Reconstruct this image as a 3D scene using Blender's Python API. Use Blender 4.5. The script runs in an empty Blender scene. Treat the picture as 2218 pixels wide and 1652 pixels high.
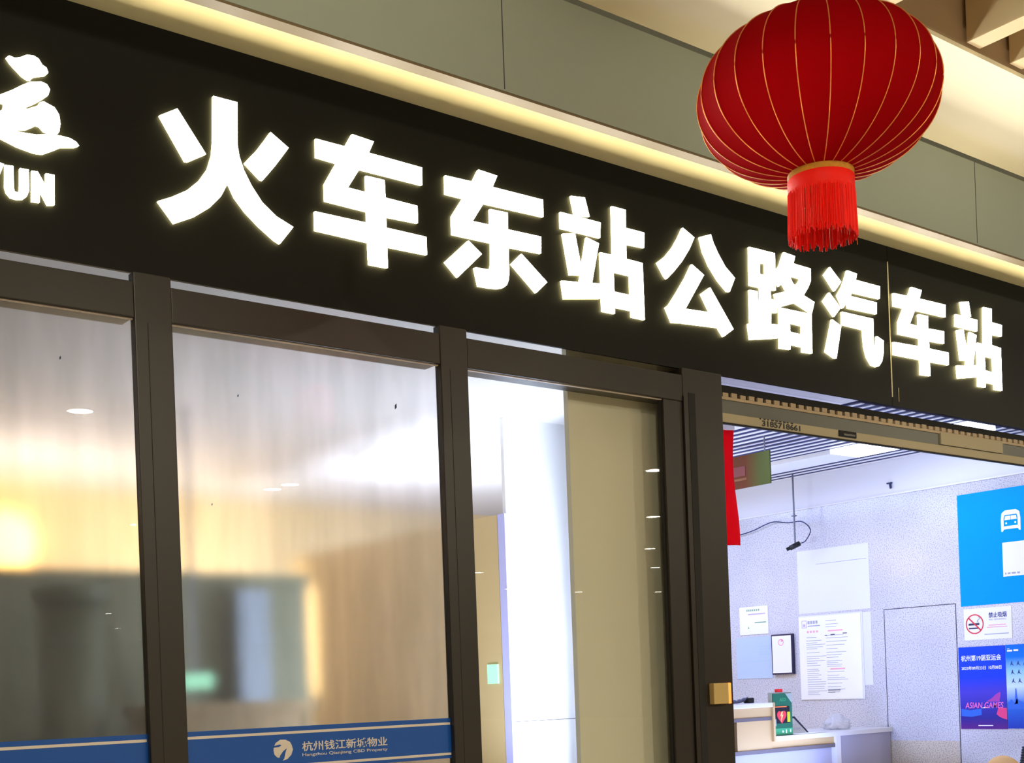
import bpy, bmesh, math, random
from mathutils import Vector, Matrix
random.seed(7)
SC = bpy.context.scene
COL = SC.collection
PI = math.pi

# ------------------------------------------------------------------ camera, world, exposure
F_PX, ROLL = 2796.0, math.atan(0.0375)
AX = math.atan(3557.6 / F_PX)                       # angle between the view axis and the shopfront
fwd = Vector((math.cos(AX), math.sin(AX), 0)); rgt0 = Vector((math.sin(AX), -math.cos(AX), 0)); up0 = Vector((0, 0, 1))
rgt = rgt0 * math.cos(ROLL) - up0 * math.sin(ROLL)
upv = rgt0 * math.sin(ROLL) + up0 * math.cos(ROLL)
cam_d = bpy.data.cameras.new('camera'); cam = bpy.data.objects.new('camera', cam_d); COL.objects.link(cam)
cam.matrix_world = Matrix(((rgt.x, upv.x, -fwd.x, 0), (rgt.y, upv.y, -fwd.y, -4.4), (rgt.z, upv.z, -fwd.z, 1.6), (0, 0, 0, 1)))
cam_d.sensor_width = 36; cam_d.sensor_fit = 'HORIZONTAL'; cam_d.lens = F_PX / 2218 * 36
cam_d.shift_x = 0.0; cam_d.shift_y = (1489 - 826) / 2218; cam_d.clip_start = 0.05; cam_d.clip_end = 300
SC.camera = cam
SC.view_settings.view_transform = 'Standard'; SC.view_settings.look = 'None'
SC.view_settings.exposure = 0.0; SC.view_settings.gamma = 1.0; SC.view_settings.use_curve_mapping = False
w = bpy.data.worlds.new('night'); SC.world = w; w.use_nodes = True
w.node_tree.nodes['Background'].inputs[0].default_value = (0.50, 0.46, 0.36, 1)
w.node_tree.nodes['Background'].inputs[1].default_value = 0.15

def lamp(name, kind, loc, energy, color, rot=(0, 0, 0), size=None, size_y=None, spot=None, radius=None):
    d = bpy.data.lights.new(name, kind); d.energy = energy; d.color = color
    if size:
        d.size = size
        if size_y: d.shape = 'RECTANGLE'; d.size_y = size_y
    if spot: d.spot_size = spot; d.spot_blend = 0.6
    if radius: d.shadow_soft_size = radius
    o = bpy.data.objects.new(name, d); COL.objects.link(o); o.location = loc; o.rotation_euler = rot
    return o
COOL, COOLW, WARM, AMBER = (0.41, 0.535, 1.0), (0.72, 0.82, 1.0), (1.0, 0.89, 0.68), (1.0, 0.66, 0.26)
# pavement: canopy lamps (the fittings of the far rows are built at the end) and added upward fill spots brightening the soffit
for px, py, pe in ((0.1, -5.0, 190), (15.0, -6.0, 260), (-3.4, -8.6, 260), (-0.6, -12.4, 240)):
    lamp('canopy_lamp', 'POINT', (px, py, 4.42), pe, WARM, radius=0.08)
for px, py in ((4.77, -8.64), (9.09, -8.55)):
    lamp('canopy_lamp', 'AREA', (px, py, 4.588), 300, WARM, size=0.2).data.shape = 'DISK'
for px in (0.4, 2.0, 5.4, 7.2):
    lamp('soffit_fill', 'SPOT', (px, -2.1, 0.1), 260, WARM, rot=(PI - 0.10, 0, 0), spot=0.9, radius=0.12)
# rooms: unseen area lights added as fill for hall, white wall and office
lamp('hall_fill', 'AREA', (6.3, 0.75, 3.13), 5, COOL, size=0.5, size_y=0.9)  # added ceiling fill for the hall
lamp('hall_fill', 'AREA', (6.8, 3.0, 3.13), 48, COOL, size=1.0, size_y=1.6)
lamp('hall_fill_up', 'AREA', (6.9, 0.9, 0.9), 36, COOL, rot=(PI, 0, 0), size=1.0, size_y=1.0)  # added upward fill for the ceiling slats
lamp('wall_fill', 'AREA', (4.80, 0.7, 1.6), 60, COOLW, rot=(PI / 2, 0, 0), size=0.3, size_y=1.6)  # added behind the pillar to brighten the white wall
lamp('office_fill_up', 'AREA', (2.0, 3.9, 2.36), 40, (1.0, 0.86, 0.74), rot=(PI, 0, 0), size=3.6, size_y=0.5)  # added upward fill, hidden behind the partition
lamp('office_fill_up', 'AREA', (3.9, 1.2, 1.0), 30, COOLW, rot=(PI, 0, 0), size=0.8, size_y=0.6)
lamp('office_fill_up', 'AREA', (5.25, 2.7, 1.9), 75, COOLW, rot=(PI, 0, 0), size=0.6, size_y=1.0)  # added ceiling fill, hidden behind the white wall
lamp('office_fill', 'AREA', (4.3, 3.9, 2.0), 34, WARM, rot=(PI / 2, 0, 0), size=0.8, size_y=0.8)  # added fill on the back wall


# ------------------------------------------------------------------ materials
def lin(c):
    return tuple(((v / 255) / 12.92 if v / 255 <= 0.04045 else ((v / 255 + 0.055) / 1.055) ** 2.4) for v in c) + (1,)
def nodes(name):
    m = bpy.data.materials.new(name); m.use_nodes = True
    nt = m.node_tree; b = nt.nodes['Principled BSDF']
    return m, nt, b
def mat(name, c, rough=0.6, metal=0.0, emit=None, es=0.0, noise=None, bump=0.0, spec=0.5, sheen=0.0):
    m, nt, b = nodes(name)
    b.inputs['Base Color'].default_value = lin(c); b.inputs['Roughness'].default_value = rough
    b.inputs['Metallic'].default_value = metal; b.inputs['Specular IOR Level'].default_value = spec
    if sheen: b.inputs['Sheen Weight'].default_value = sheen
    if emit:
        b.inputs['Emission Color'].default_value = tuple(emit) + (1,); b.inputs['Emission Strength'].default_value = es
    if noise or bump:
        tc = nt.nodes.new('ShaderNodeTexCoord'); nz = nt.nodes.new('ShaderNodeTexNoise')
        nz.inputs['Scale'].default_value = noise[0] if noise else 40; nz.inputs['Detail'].default_value = 4
        nt.links.new(tc.outputs['Object'], nz.inputs['Vector'])
        if noise:
            mx = nt.nodes.new('ShaderNodeMix'); mx.data_type = 'RGBA'
            k = 1 - noise[1]
            mx.inputs['A'].default_value = tuple(v * k for v in lin(c)[:3]) + (1,)
            mx.inputs['B'].default_value = tuple(min(1, v * (2 - k)) for v in lin(c)[:3]) + (1,)
            nt.links.new(nz.outputs['Fac'], mx.inputs['Factor']); nt.links.new(mx.outputs['Result'], b.inputs['Base Color'])
        if bump:
            bp = nt.nodes.new('ShaderNodeBump'); bp.inputs['Strength'].default_value = bump
            nt.links.new(nz.outputs['Fac'], bp.inputs['Height']); nt.links.new(bp.outputs['Normal'], b.inputs['Normal'])
    return m
def granite(name, base, speck, scale):
    m, nt, b = nodes(name)
    tc = nt.nodes.new('ShaderNodeTexCoord')
    n1 = nt.nodes.new('ShaderNodeTexNoise'); n1.inputs['Scale'].default_value = scale; n1.inputs['Detail'].default_value = 3
    n2 = nt.nodes.new('ShaderNodeTexNoise'); n2.inputs['Scale'].default_value = 1.7; n2.inputs['Detail'].default_value = 2
    r1 = nt.nodes.new('ShaderNodeValToRGB'); r1.color_ramp.elements[0].position = 0.34; r1.color_ramp.elements[1].position = 0.52
    r1.color_ramp.elements[0].color = lin(speck); r1.color_ramp.elements[1].color = lin(base)
    mx = nt.nodes.new('ShaderNodeMix'); mx.data_type = 'RGBA'; mx.blend_type = 'MULTIPLY'; mx.inputs['Factor'].default_value = 0.35
    for n in (n1, n2): nt.links.new(tc.outputs['Object'], n.inputs['Vector'])
    nt.links.new(n1.outputs['Fac'], r1.inputs['Fac']); nt.links.new(r1.outputs['Color'], mx.inputs['A']); nt.links.new(n2.outputs['Fac'], mx.inputs['B'])
    nt.links.new(mx.outputs['Result'], b.inputs['Base Color'])
    b.inputs['Roughness'].default_value = 0.15
    return m
def clear_glass(name):
    m, nt, b = nodes(name); out = nt.nodes['Material Output']; nt.nodes.remove(b)
    t = nt.nodes.new('ShaderNodeBsdfTransparent'); g = nt.nodes.new('ShaderNodeBsdfGlossy'); f = nt.nodes.new('ShaderNodeFresnel'); x = nt.nodes.new('ShaderNodeMixShader')
    t.inputs['Color'].default_value = (0.95, 0.96, 0.95, 1); g.inputs['Roughness'].default_value = 0.0; f.inputs['IOR'].default_value = 1.45
    ge = nt.nodes.new('ShaderNodeNewGeometry'); iv = nt.nodes.new('ShaderNodeMath'); iv.operation = 'SUBTRACT'; iv.inputs[0].default_value = 1.0
    mu = nt.nodes.new('ShaderNodeMath'); mu.operation = 'MULTIPLY'
    nt.links.new(ge.outputs['Backfacing'], iv.inputs[1]); nt.links.new(iv.outputs[0], mu.inputs[0]); nt.links.new(f.outputs[0], mu.inputs[1])   # one reflection, on the outer face
    nt.links.new(mu.outputs[0], x.inputs[0]); nt.links.new(t.outputs[0], x.inputs[1]); nt.links.new(g.outputs[0], x.inputs[2]); nt.links.new(x.outputs[0], out.inputs[0])
    return m
def clear_bag(name):
    m, nt, b = nodes(name); out = nt.nodes['Material Output']
    b.inputs['Base Color'].default_value = lin((226, 228, 240)); b.inputs['Roughness'].default_value = 0.15
    t = nt.nodes.new('ShaderNodeBsdfTransparent'); x = nt.nodes.new('ShaderNodeMixShader'); x.inputs[0].default_value = 0.5
    nt.links.new(b.outputs[0], x.inputs[1]); nt.links.new(t.outputs[0], x.inputs[2]); nt.links.new(x.outputs[0], out.inputs[0])
    return m
def film_glass(name):
    """milky film on glass: blurred see-through, a little haze, streaky dirt, sharp reflection on top"""
    m, nt, b = nodes(name); out = nt.nodes['Material Output']; nt.nodes.remove(b)
    tc = nt.nodes.new('ShaderNodeTexCoord'); mp = nt.nodes.new('ShaderNodeMapping'); mp.inputs['Scale'].default_value = (3.2, 3.2, 0.55)
    nz = nt.nodes.new('ShaderNodeTexNoise'); nz.inputs['Scale'].default_value = 2.2; nz.inputs['Detail'].default_value = 4
    rp = nt.nodes.new('ShaderNodeValToRGB'); rp.color_ramp.elements[0].position = 0.30; rp.color_ramp.elements[1].position = 0.66
    rp.color_ramp.elements[0].color = (0.86, 0.865, 0.86, 1); rp.color_ramp.elements[1].color = (0.97, 0.97, 0.97, 1)
    nt.links.new(tc.outputs['Object'], mp.inputs[0]); nt.links.new(mp.outputs[0], nz.inputs['Vector']); nt.links.new(nz.outputs['Fac'], rp.inputs['Fac'])
    rf = nt.nodes.new('ShaderNodeBsdfRefraction'); rf.inputs['IOR'].default_value = 1.45; rf.inputs['Roughness'].default_value = 0.14
    tl = nt.nodes.new('ShaderNodeBsdfTranslucent'); df = nt.nodes.new('ShaderNodeBsdfDiffuse'); df.inputs['Color'].default_value = (0.6, 0.6, 0.58, 1)
    nt.links.new(rp.outputs['Color'], rf.inputs['Color']); nt.links.new(rp.outputs['Color'], tl.inputs['Color'])
    x0 = nt.nodes.new('ShaderNodeMixShader'); x0.inputs[0].default_value = 0.30; nt.links.new(tl.outputs[0], x0.inputs[1]); nt.links.new(df.outputs[0], x0.inputs[2])
    x1 = nt.nodes.new('ShaderNodeMixShader'); x1.inputs[0].default_value = 0.10; nt.links.new(rf.outputs[0], x1.inputs[1]); nt.links.new(x0.outputs[0], x1.inputs[2])
    g = nt.nodes.new('ShaderNodeBsdfGlossy'); g.inputs['Roughness'].default_value = 0.0
    f = nt.nodes.new('ShaderNodeFresnel'); f.inputs['IOR'].default_value = 1.45
    x2 = nt.nodes.new('ShaderNodeMixShader'); nt.links.new(f.outputs[0], x2.inputs[0]); nt.links.new(x1.outputs[0], x2.inputs[1]); nt.links.new(g.outputs[0], x2.inputs[2])
    nt.links.new(x2.outputs[0], out.inputs[0])
    return m
def ramp_paint(name, stops, axis='Z', rough=0.45):
    """printed poster ink whose colour runs across the sheet (generated coordinate)"""
    m, nt, b = nodes(name)
    tc = nt.nodes.new('ShaderNodeTexCoord'); sp = nt.nodes.new('ShaderNodeSeparateXYZ'); rp = nt.nodes.new('ShaderNodeValToRGB')
    nt.links.new(tc.outputs['Generated'], sp.inputs[0]); nt.links.new(sp.outputs[axis], rp.inputs['Fac'])
    e = rp.color_ramp.elements
    e[0].position, e[0].color = stops[0][0], lin(stops[0][1]); e[1].position, e[1].color = stops[-1][0], lin(stops[-1][1])
    for p, c in stops[1:-1]:
        k = e.new(p); k.color = lin(c)
    nt.links.new(rp.outputs['Color'], b.inputs['Base Color']); b.inputs['Roughness'].default_value = rough; b.inputs['Specular IOR Level'].default_value = 0.2
    return m
def cloth(name, c, trans, scale=900):
    m, nt, b = nodes(name); out = nt.nodes['Material Output']
    b.inputs['Base Color'].default_value = lin(c); b.inputs['Roughness'].default_value = 0.85; b.inputs['Specular IOR Level'].default_value = 0.06
    t = nt.nodes.new('ShaderNodeBsdfTranslucent'); t.inputs['Color'].default_value = lin(c)
    x = nt.nodes.new('ShaderNodeMixShader'); x.inputs[0].default_value = trans
    nt.links.new(b.outputs[0], x.inputs[1]); nt.links.new(t.outputs[0], x.inputs[2]); nt.links.new(x.outputs[0], out.inputs[0])
    return m
MT = dict(
 sign_black=mat('sign_black', (25, 25, 22), 0.45, noise=(3, 0.10), spec=0.16),
 letter_face=mat('letter_face', (240, 240, 235), 0.4, emit=(1.0, 0.975, 0.88), es=20.0),
 letter_side=mat('letter_side', (230, 225, 180), 0.4, emit=(1.0, 0.88, 0.40), es=14.0),
 cream_wall=mat('cream_wall', (200, 190, 162), 0.7, noise=(2.5, 0.05)),
 bulkhead=mat('bulkhead_grey', (142, 152, 142), 0.5, noise=(1.5, 0.06)),
 trough=mat('trough_tan', (104, 88, 60), 0.6),
 soffit=mat('soffit_cream', (246, 238, 208), 0.65, noise=(2, 0.04)),
 fascia=mat('fascia_tan', (176, 152, 122), 0.65, noise=(2, 0.08)),
 baffle=mat('baffle_wood', (226, 204, 160), 0.55, noise=(6, 0.06)),
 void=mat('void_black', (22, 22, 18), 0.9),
 led=mat('led_warm', (255, 240, 200), 0.5, emit=(1.0, 0.88, 0.52), es=400.0),
 frame=mat('frame_brown', (40, 34, 28), 0.38, noise=(5, 0.06), spec=0.5),
 gasket=mat('gasket_black', (20, 20, 20), 0.7),
 header_grey=mat('header_grey', (106, 108, 104), 0.42, noise=(4, 0.08)),
 header_cream=mat('header_cream', (186, 176, 146), 0.5, noise=(3, 0.05)),
 rack_cream=mat('rack_cream', (196, 176, 146), 0.5, noise=(30, 0.15)),
 glass=clear_glass('clear_glass'), film=film_glass('film_glass'),
 band_blue=mat('band_blue', (12, 84, 176), 0.35, noise=(1.2, 0.10)),
 band_white=mat('band_white', (226, 216, 206), 0.5),
 beige_wall=mat('beige_wall', (232, 228, 206), 0.6, noise=(1.5, 0.04)),
 white_wall=mat('white_wall', (238, 238, 242), 0.5, noise=(1.2, 0.03)),
 back_wall=mat('back_wall', (232, 208, 160), 0.6, noise=(0.8, 0.05)),
 halo_lilac=mat('halo_lilac', (190, 192, 250), 0.5), wood_wall=mat('wood_wall', (206, 182, 136), 0.55, noise=(1.5, 0.08)),
 dark_part=mat('olive_partition', (112, 114, 88), 0.6, noise=(0.8, 0.12)),
 post_pale=mat('post_pale', (128, 140, 156), 0.5),
 col_dark=mat('pillar_olive', (84, 92, 68), 0.6),
 desk=mat('desk_brown', (150, 128, 92), 0.6),
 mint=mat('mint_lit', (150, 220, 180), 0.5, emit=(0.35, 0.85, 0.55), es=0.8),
 room_ceiling=mat('room_ceiling', (226, 224, 226), 0.7),
 slat=mat('slat_white', (232, 232, 238), 0.35),
 slat_shade=mat('slat_shade', (34, 42, 92), 0.8),
 panel_white=mat('panel_white', (236, 238, 244), 0.5),
 panel_lit=mat('panel_lit', (255, 255, 250), 0.5, emit=(0.80, 0.88, 1.0), es=7.0),
 granite=granite('granite', (228, 230, 244), (172, 172, 196), 120),
 granite_warm=granite('granite_warm', (236, 226, 212), (176, 166, 158), 120),
 cornice=mat('cornice', (222, 226, 240), 0.35),
 joint=mat('joint_dark', (70, 68, 80), 0.8),
 poster_blue=mat('poster_blue', (0, 156, 255), 0.5, spec=0.08),
 paper=mat('paper_white', (246, 246, 246), 0.6),
 ink=mat('ink_dark', (38, 44, 78), 0.6), ink_grey=mat('ink_grey', (168, 172, 196), 0.6), ink_red=mat('ink_red', (226, 52, 66), 0.6),
 ink_green=mat('ink_green', (120, 170, 140), 0.6), ink_pink=mat('ink_pink', (242, 170, 196), 0.6), ink_lilac=mat('ink_lilac', (196, 180, 226), 0.6),
 ink_pale=mat('ink_pale', (176, 206, 240), 0.6), ink_white=mat('ink_white', (248, 250, 255), 0.5), ink_navy=mat('ink_navy', (20, 52, 130), 0.5),
 poster_games=ramp_paint('poster_games', [(0, (96, 30, 140)), (0.14, (40, 40, 150)), (0.45, (70, 62, 200)), (0.62, (20, 62, 220)), (1, (6, 70, 215))]),
 poster_city=ramp_paint('poster_city', [(0, (30, 60, 190)), (0.3, (40, 110, 220)), (0.50, (206, 230, 252)), (0.68, (150, 208, 248)), (0.85, (0, 120, 235)), (1, (0, 110, 225))]),
 event_pink=mat('event_pink', (246, 110, 190), 0.5), ribbon_pink=mat('ribbon_pink', (230, 50, 130), 0.5), ribbon_magenta=mat('ribbon_magenta', (168, 50, 170), 0.5), ribbon_blue=mat('ribbon_blue', (20, 100, 220), 0.5),
 frame_dark=mat('frame_dark', (34, 26, 70), 0.4), pale_blue=mat('pale_blue_sheet', (186, 208, 242), 0.4), acrylic=mat('acrylic_white', (224, 228, 243), 0.3),
 counter_white=mat('counter_white', (206, 204, 208), 0.35), counter_cream=mat('counter_cream', (184, 156, 112), 0.5), counter_grey=mat('counter_grey', (96, 88, 92), 0.5),
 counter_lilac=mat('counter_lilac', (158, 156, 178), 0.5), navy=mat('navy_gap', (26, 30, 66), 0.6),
 aed_green=mat('aed_green', (30, 96, 70), 0.4), aed_light=mat('aed_light_green', (60, 152, 104), 0.45), aed_shell=mat('aed_shell', (150, 160, 156), 0.4), red=mat('plain_red', (214, 30, 40), 0.4),
 yellow=mat('plain_yellow', (186, 180, 40), 0.5), black=mat('plain_black', (20, 18, 26), 0.45), orange=mat('orange_line', (230, 110, 60), 0.5),
 slate=mat('slate_cloth', (86, 92, 128), 0.8, noise=(30, 0.2)), bag=clear_bag('bag_plastic'),
 banner=cloth('banner_red', (240, 24, 36), 0.35), lantern=cloth('lantern_red', (174, 0, 9), 0.32), fringe=mat('fringe_red', (255, 34, 22), 0.55, spec=0.2),
 gold=mat('gold_thread', (255, 160, 84), 0.35, metal=0.5), collar=mat('collar_gold', (206, 140, 30), 0.45, noise=(60, 0.35)),
 sign_olive=ramp_paint('sign_olive', [(0, (88, 96, 50)), (0.15, (88, 94, 50)), (0.36, (104, 62, 42)), (1, (100, 54, 42))], 'Y', 0.9),
 sign_maroon=mat('sign_maroon', (112, 44, 50), 0.5), sign_ochre=mat('sign_ochre', (124, 72, 34), 0.5),
 box_cream=mat('box_cream', (206, 176, 112), 0.45), glow_orange=mat('glow_orange', (255, 140, 60), 0.4, emit=(1.0, 0.25, 0.05), es=1.6),
 tan=mat('tan_wood', (228, 182, 116), 0.5), rubber=mat('rubber_black', (18, 18, 22), 0.5),
 floor_out=mat('paving_stone', (186, 172, 150), 0.5, noise=(3, 0.10)), floor_in=mat('floor_tile', (200, 198, 200), 0.3, noise=(3, 0.05)),
 canopy=mat('canopy_plaster', (150, 142, 122), 0.8, noise=(1, 0.05)), lampface=mat('lamp_face', (255, 245, 220), 0.5, emit=(1.0, 0.90, 0.70), es=150.0),
 lamp_warm=mat('lamp_warm', (255, 220, 150), 0.5, emit=(1.0, 0.56, 0.15), es=5.0), lamp_dome=mat('lamp_dome', (255, 250, 235), 0.5, emit=(1.0, 0.95, 0.80), es=4.0),
 cable=mat('cable_dark', (40, 48, 96), 0.6), steel=mat('steel_grey', (120, 124, 140), 0.4, metal=0.4), seam_lit=mat('seam_lit', (236, 226, 196), 0.5),
)

# ------------------------------------------------------------------ helpers
def tag(o, label=None, cat=None, group=None, kind=None):
    if label: o['label'] = label
    if cat: o['category'] = cat
    if group: o['group'] = group
    if kind: o['kind'] = kind
    return o
def thing(name, loc, label, cat, group=None, kind=None):
    o = bpy.data.objects.new(name, None); COL.objects.link(o); o.location = loc; o.empty_display_size = 0.1
    return tag(o, label, cat, group, kind)
def root_loc(p):
    v = Vector((0, 0, 0))
    while p is not None: v += p.location; p = p.parent
    return v
def link(name, me, m, parent=None):
    """geometry is given in world metres; move its origin to the shape's base centre"""
    me.materials.clear()
    for k in (m if isinstance(m, (list, tuple)) else [m]): me.materials.append(MT[k])
    o = bpy.data.objects.new(name, me); COL.objects.link(o)
    xs = [v.co for v in me.vertices]
    c = Vector(((min(p.x for p in xs) + max(p.x for p in xs)) / 2, (min(p.y for p in xs) + max(p.y for p in xs)) / 2, min(p.z for p in xs)))
    me.transform(Matrix.Translation(-c))
    if parent is not None: o.parent = parent; o.location = c - root_loc(parent)
    else: o.location = c
    return o
class MB:
    def __init__(s): s.bm = bmesh.new()
    def box(s, x0, x1, y0, y1, z0, z1, bev=0.0):
        r = bmesh.ops.create_cube(s.bm, size=1.0)['verts']
        bmesh.ops.scale(s.bm, vec=(x1 - x0, y1 - y0, z1 - z0), verts=r); bmesh.ops.translate(s.bm, vec=((x0 + x1) / 2, (y0 + y1) / 2, (z0 + z1) / 2), verts=r)
        if bev: bmesh.ops.bevel(s.bm, geom=list({e for v in r for e in v.link_edges}), offset=bev, segments=2, affect='EDGES', profile=0.6)
        return s
    def cyl(s, p, q, r0, r1=None, n=16, caps=True):
        p, q = Vector(p), Vector(q); d = q - p
        rot = d.to_track_quat('Z', 'Y').to_matrix().to_4x4()
        bmesh.ops.create_cone(s.bm, cap_ends=caps, segments=n, radius1=r0, radius2=r0 if r1 is None else r1, depth=d.length, matrix=Matrix.Translation((p + q) / 2) @ rot)
        return s
    def tube(s, pts, r, n=8):
        pts = [Vector(p) for p in pts]; rings = []
        for i, p in enumerate(pts):
            t = (pts[min(i + 1, len(pts) - 1)] - pts[max(i - 1, 0)]).normalized()
            a = t.cross(Vector((0, 0, 1)))
            if a.length < 1e-3: a = t.cross(Vector((1, 0, 0)))
            a.normalize(); b = t.cross(a)
            rr = r[i] if isinstance(r, (list, tuple)) else r
            rings.append([s.bm.verts.new(p + (a * math.cos(2 * PI * k / n) + b * math.sin(2 * PI * k / n)) * rr) for k in range(n)])
        for A, B in zip(rings, rings[1:]):
            for k in range(n): s.bm.faces.new((A[k], A[(k + 1) % n], B[(k + 1) % n], B[k]))
        s.bm.faces.new(rings[0][::-1]); s.bm.faces.new(rings[-1])
        return s
    def lathe(s, c, prof, n=32):
        rings = [[s.bm.verts.new((c[0] + r * math.cos(2 * PI * k / n), c[1] + r * math.sin(2 * PI * k / n), z)) for k in range(n)] for r, z in prof]
        for A, B in zip(rings, rings[1:]):
            for k in range(n): s.bm.faces.new((A[k], A[(k + 1) % n], B[(k + 1) % n], B[k]))
        return s
    def build(s, name, m, parent=None, smooth=False):
        bmesh.ops.recalc_face_normals(s.bm, faces=s.bm.faces[:])
        me = bpy.data.meshes.new(name); s.bm.to_mesh(me); s.bm.free()
        if smooth:
            for p in me.polygons: p.use_smooth = True
        return link(name, me, m, parent)
def box(name, m, d, parent=None, bev=0.0): return MB().box(*d, bev=bev).build(name, m, parent)
def to_mesh(o):
    bpy.context.view_layer.update()
    dg = bpy.context.evaluated_depsgraph_get(); me = bpy.data.meshes.new_from_object(o.evaluated_get(dg), depsgraph=dg)
    d = o.data; bpy.data.objects.remove(o); bpy.data.curves.remove(d)
    return me
XF = {  # face frames: local x, y, z (outward) in the world
 'front': (Vector((1, 0, 0)), Vector((0, 0, 1)), Vector((0, -1, 0))),
 'side': (Vector((0, -1, 0)), Vector((0, 0, 1)), Vector((-1, 0, 0)))}
def frame_mat(face, org):
    x, y, z = XF[face]
    return Matrix(((x.x, y.x, z.x, org[0]), (x.y, y.y, z.y, org[1]), (x.z, y.z, z.z, org[2]), (0, 0, 0, 1)))
def fill_mesh(shapes, half):
    """filled, extruded flat outlines (local x/y); every shape is one outline with optional holes"""
    allm = None
    for loops in shapes:
        cu = bpy.data.curves.new('c', 'CURVE'); cu.dimensions = '2D'; cu.fill_mode = 'BOTH'; cu.extrude = half
        for lp in loops:
            sp = cu.splines.new('POLY'); sp.points.add(len(lp) - 1); sp.use_cyclic_u = True
            for k, p in enumerate(lp): sp.points[k].co = (p[0], p[1], 0, 1)
        o = bpy.data.objects.new('c', cu); COL.objects.link(o); me = to_mesh(o)
        if allm is None: allm = bmesh.new()
        allm.from_mesh(me); bpy.data.meshes.remove(me)
    me = bpy.data.meshes.new('m'); allm.to_mesh(me); allm.free()
    return me
def plate(name, m, shapes, face, plane, half, parent=None, sides=None):
    """outline plate on a face; plane = depth of its middle (world Y for front, world X for side);
    outline coordinates are world (X,Z) for front and (Y,Z) for side"""
    if face == 'side': shapes = [[[(-p[0], p[1]) for p in lp] for lp in sh] for sh in shapes]
    me = fill_mesh(shapes, half)
    org = (0, plane, 0) if face == 'front' else (plane, 0, 0)
    if sides:
        for p in me.polygons: p.material_index = 0 if abs(p.normal.z) > 0.5 else 1
    me.transform(frame_mat(face, org))
    idx = [p.material_index for p in me.polygons]
    o = link(name, me, [m, sides] if sides else m, parent)
    if sides:
        for p, k in zip(o.data.polygons, idx): p.material_index = k
    return o
def rect(a, b, c, d): return [[(a, c), (b, c), (b, d), (a, d)]]
def text(name, body, m, face, plane, a0, a1, z0, z1, parent=None, bold=0.0, half=0.0006, shear=0.0):
    """writing fitted into the rectangle a0..a1 (X for front; Y, left end first, for side) by z0..z1"""
    cu = bpy.data.curves.new('t', 'FONT'); cu.body = body; cu.size = 1.0; cu.offset = bold; cu.extrude = 0.01; cu.resolution_u = 3; cu.shear = shear
    o = bpy.data.objects.new('t', cu); COL.objects.link(o); me = to_mesh(o)
    xs = [v.co.x for v in me.vertices]; ys = [v.co.y for v in me.vertices]
    L = abs(a1 - a0); sx = L / (max(xs) - min(xs)); sy = (z1 - z0) / (max(ys) - min(ys))
    me.transform(Matrix.Diagonal((sx, sy, half / 0.01, 1)) @ Matrix.Translation((-min(xs), -min(ys), 0)))
    me.transform(frame_mat(face, (a0, plane, z0) if face == 'front' else (plane, a0, z0)))
    return link(name, me, m, parent)
def circle(cx, cz, r, n=28, r2=None, a0=0, a1=2 * PI):
    r2 = r2 or r
    return [(cx + r * math.cos(a0 + (a1 - a0) * k / n), cz + r2 * math.sin(a0 + (a1 - a0) * k / n)) for k in range(n)]

# ------------------------------------------------------------------ setting: shopfront wall, ceilings, floors
S = dict(kind='structure')
tag(box('wall_front', 'cream_wall', (-2.0, 9.6, 0.06, 0.10, 3.2, 5.0)), **S)
tag(box('floor', 'floor_out', (-14, 42, -60, 0.0, -0.1, 0.0)), **S)
tag(box('floor_room', 'floor_in', (-2, 8.4, 0.0, 5.3, -0.1, 0.0)), **S)
# canopy over the pavement: grey bulkhead with a lit cove, soffit, recess with baffles, plain ceiling beyond
bulk = tag(box('trim_1', 'bulkhead', (-2.0, 9.6, -0.40, -0.385, 3.972, 4.432)), **S)
box('cove_trough', 'trough', (-2.0, 9.6, -0.398, -0.34, 3.962, 3.976), bulk)
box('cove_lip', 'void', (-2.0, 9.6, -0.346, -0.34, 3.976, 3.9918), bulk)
box('led_strip', 'led', (-2.0, 9.6, -0.383, -0.355, 3.977, 3.981), bulk)
for x in (3.22 - 0.0, 6.56): box('panel_joint', 'joint', (x - 0.0022, x + 0.0022, -0.4012, -0.399, 3.98, 4.432), bulk)
sof = tag(box('ceiling', 'soffit', (-2.0, 9.6, -1.085, -0.41, 4.45, 4.47)), **S)
box('soffit_edge', 'fascia', (-2.0, 9.6, -1.083, -1.05, 4.47, 4.95), sof)
box('recess_back', 'void', (-2.0, 9.6, -2.9, 0.06, 4.95, 5.0), sof); box('soffit_blackout', 'void', (-2.0, 9.6, -0.425, -0.412, 4.47, 4.95), sof)  # black sheet behind the soffit added to soak up cove spill
box('cavity_blackout', 'void', (-2.0, 9.6, -0.3849, -0.3835, 3.977, 4.43), bulk); box('cove_blackout', 'void', (-2.0, 9.6, -0.3845, -0.3405, 3.9758, 3.9772), bulk)  # unseen black linings added to kill bounce from the strip
box('cavity_blackout', 'void', (-2.0, 9.6, 0.055, 0.0595, 4.30, 4.95), bpy.data.objects['wall_front'])  # unseen black lining added to keep the upper cove dark
tag(box('ceiling_canopy', 'canopy', (-14, 42, -60, -2.9, 4.6, 4.7)), **S)
BAFF = [(3.445, 'baffle carrying the red lantern cord'), (4.712, 'baffle whose pale tip shows beside the lantern top'),
        (5.385, 'larger pale baffle right of the lantern, at the top edge'), (5.745, 'second pale baffle right of the lantern, at the right edge')]
for x, l in BAFF:
    tag(box('ceiling_baffle', 'baffle', (x, x + 0.107, -2.88, -1.10, 4.478, 4.95), bev=0.003), 'cream wooden ceiling ' + l, 'ceiling baffle', 'wooden ceiling baffles')
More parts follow.
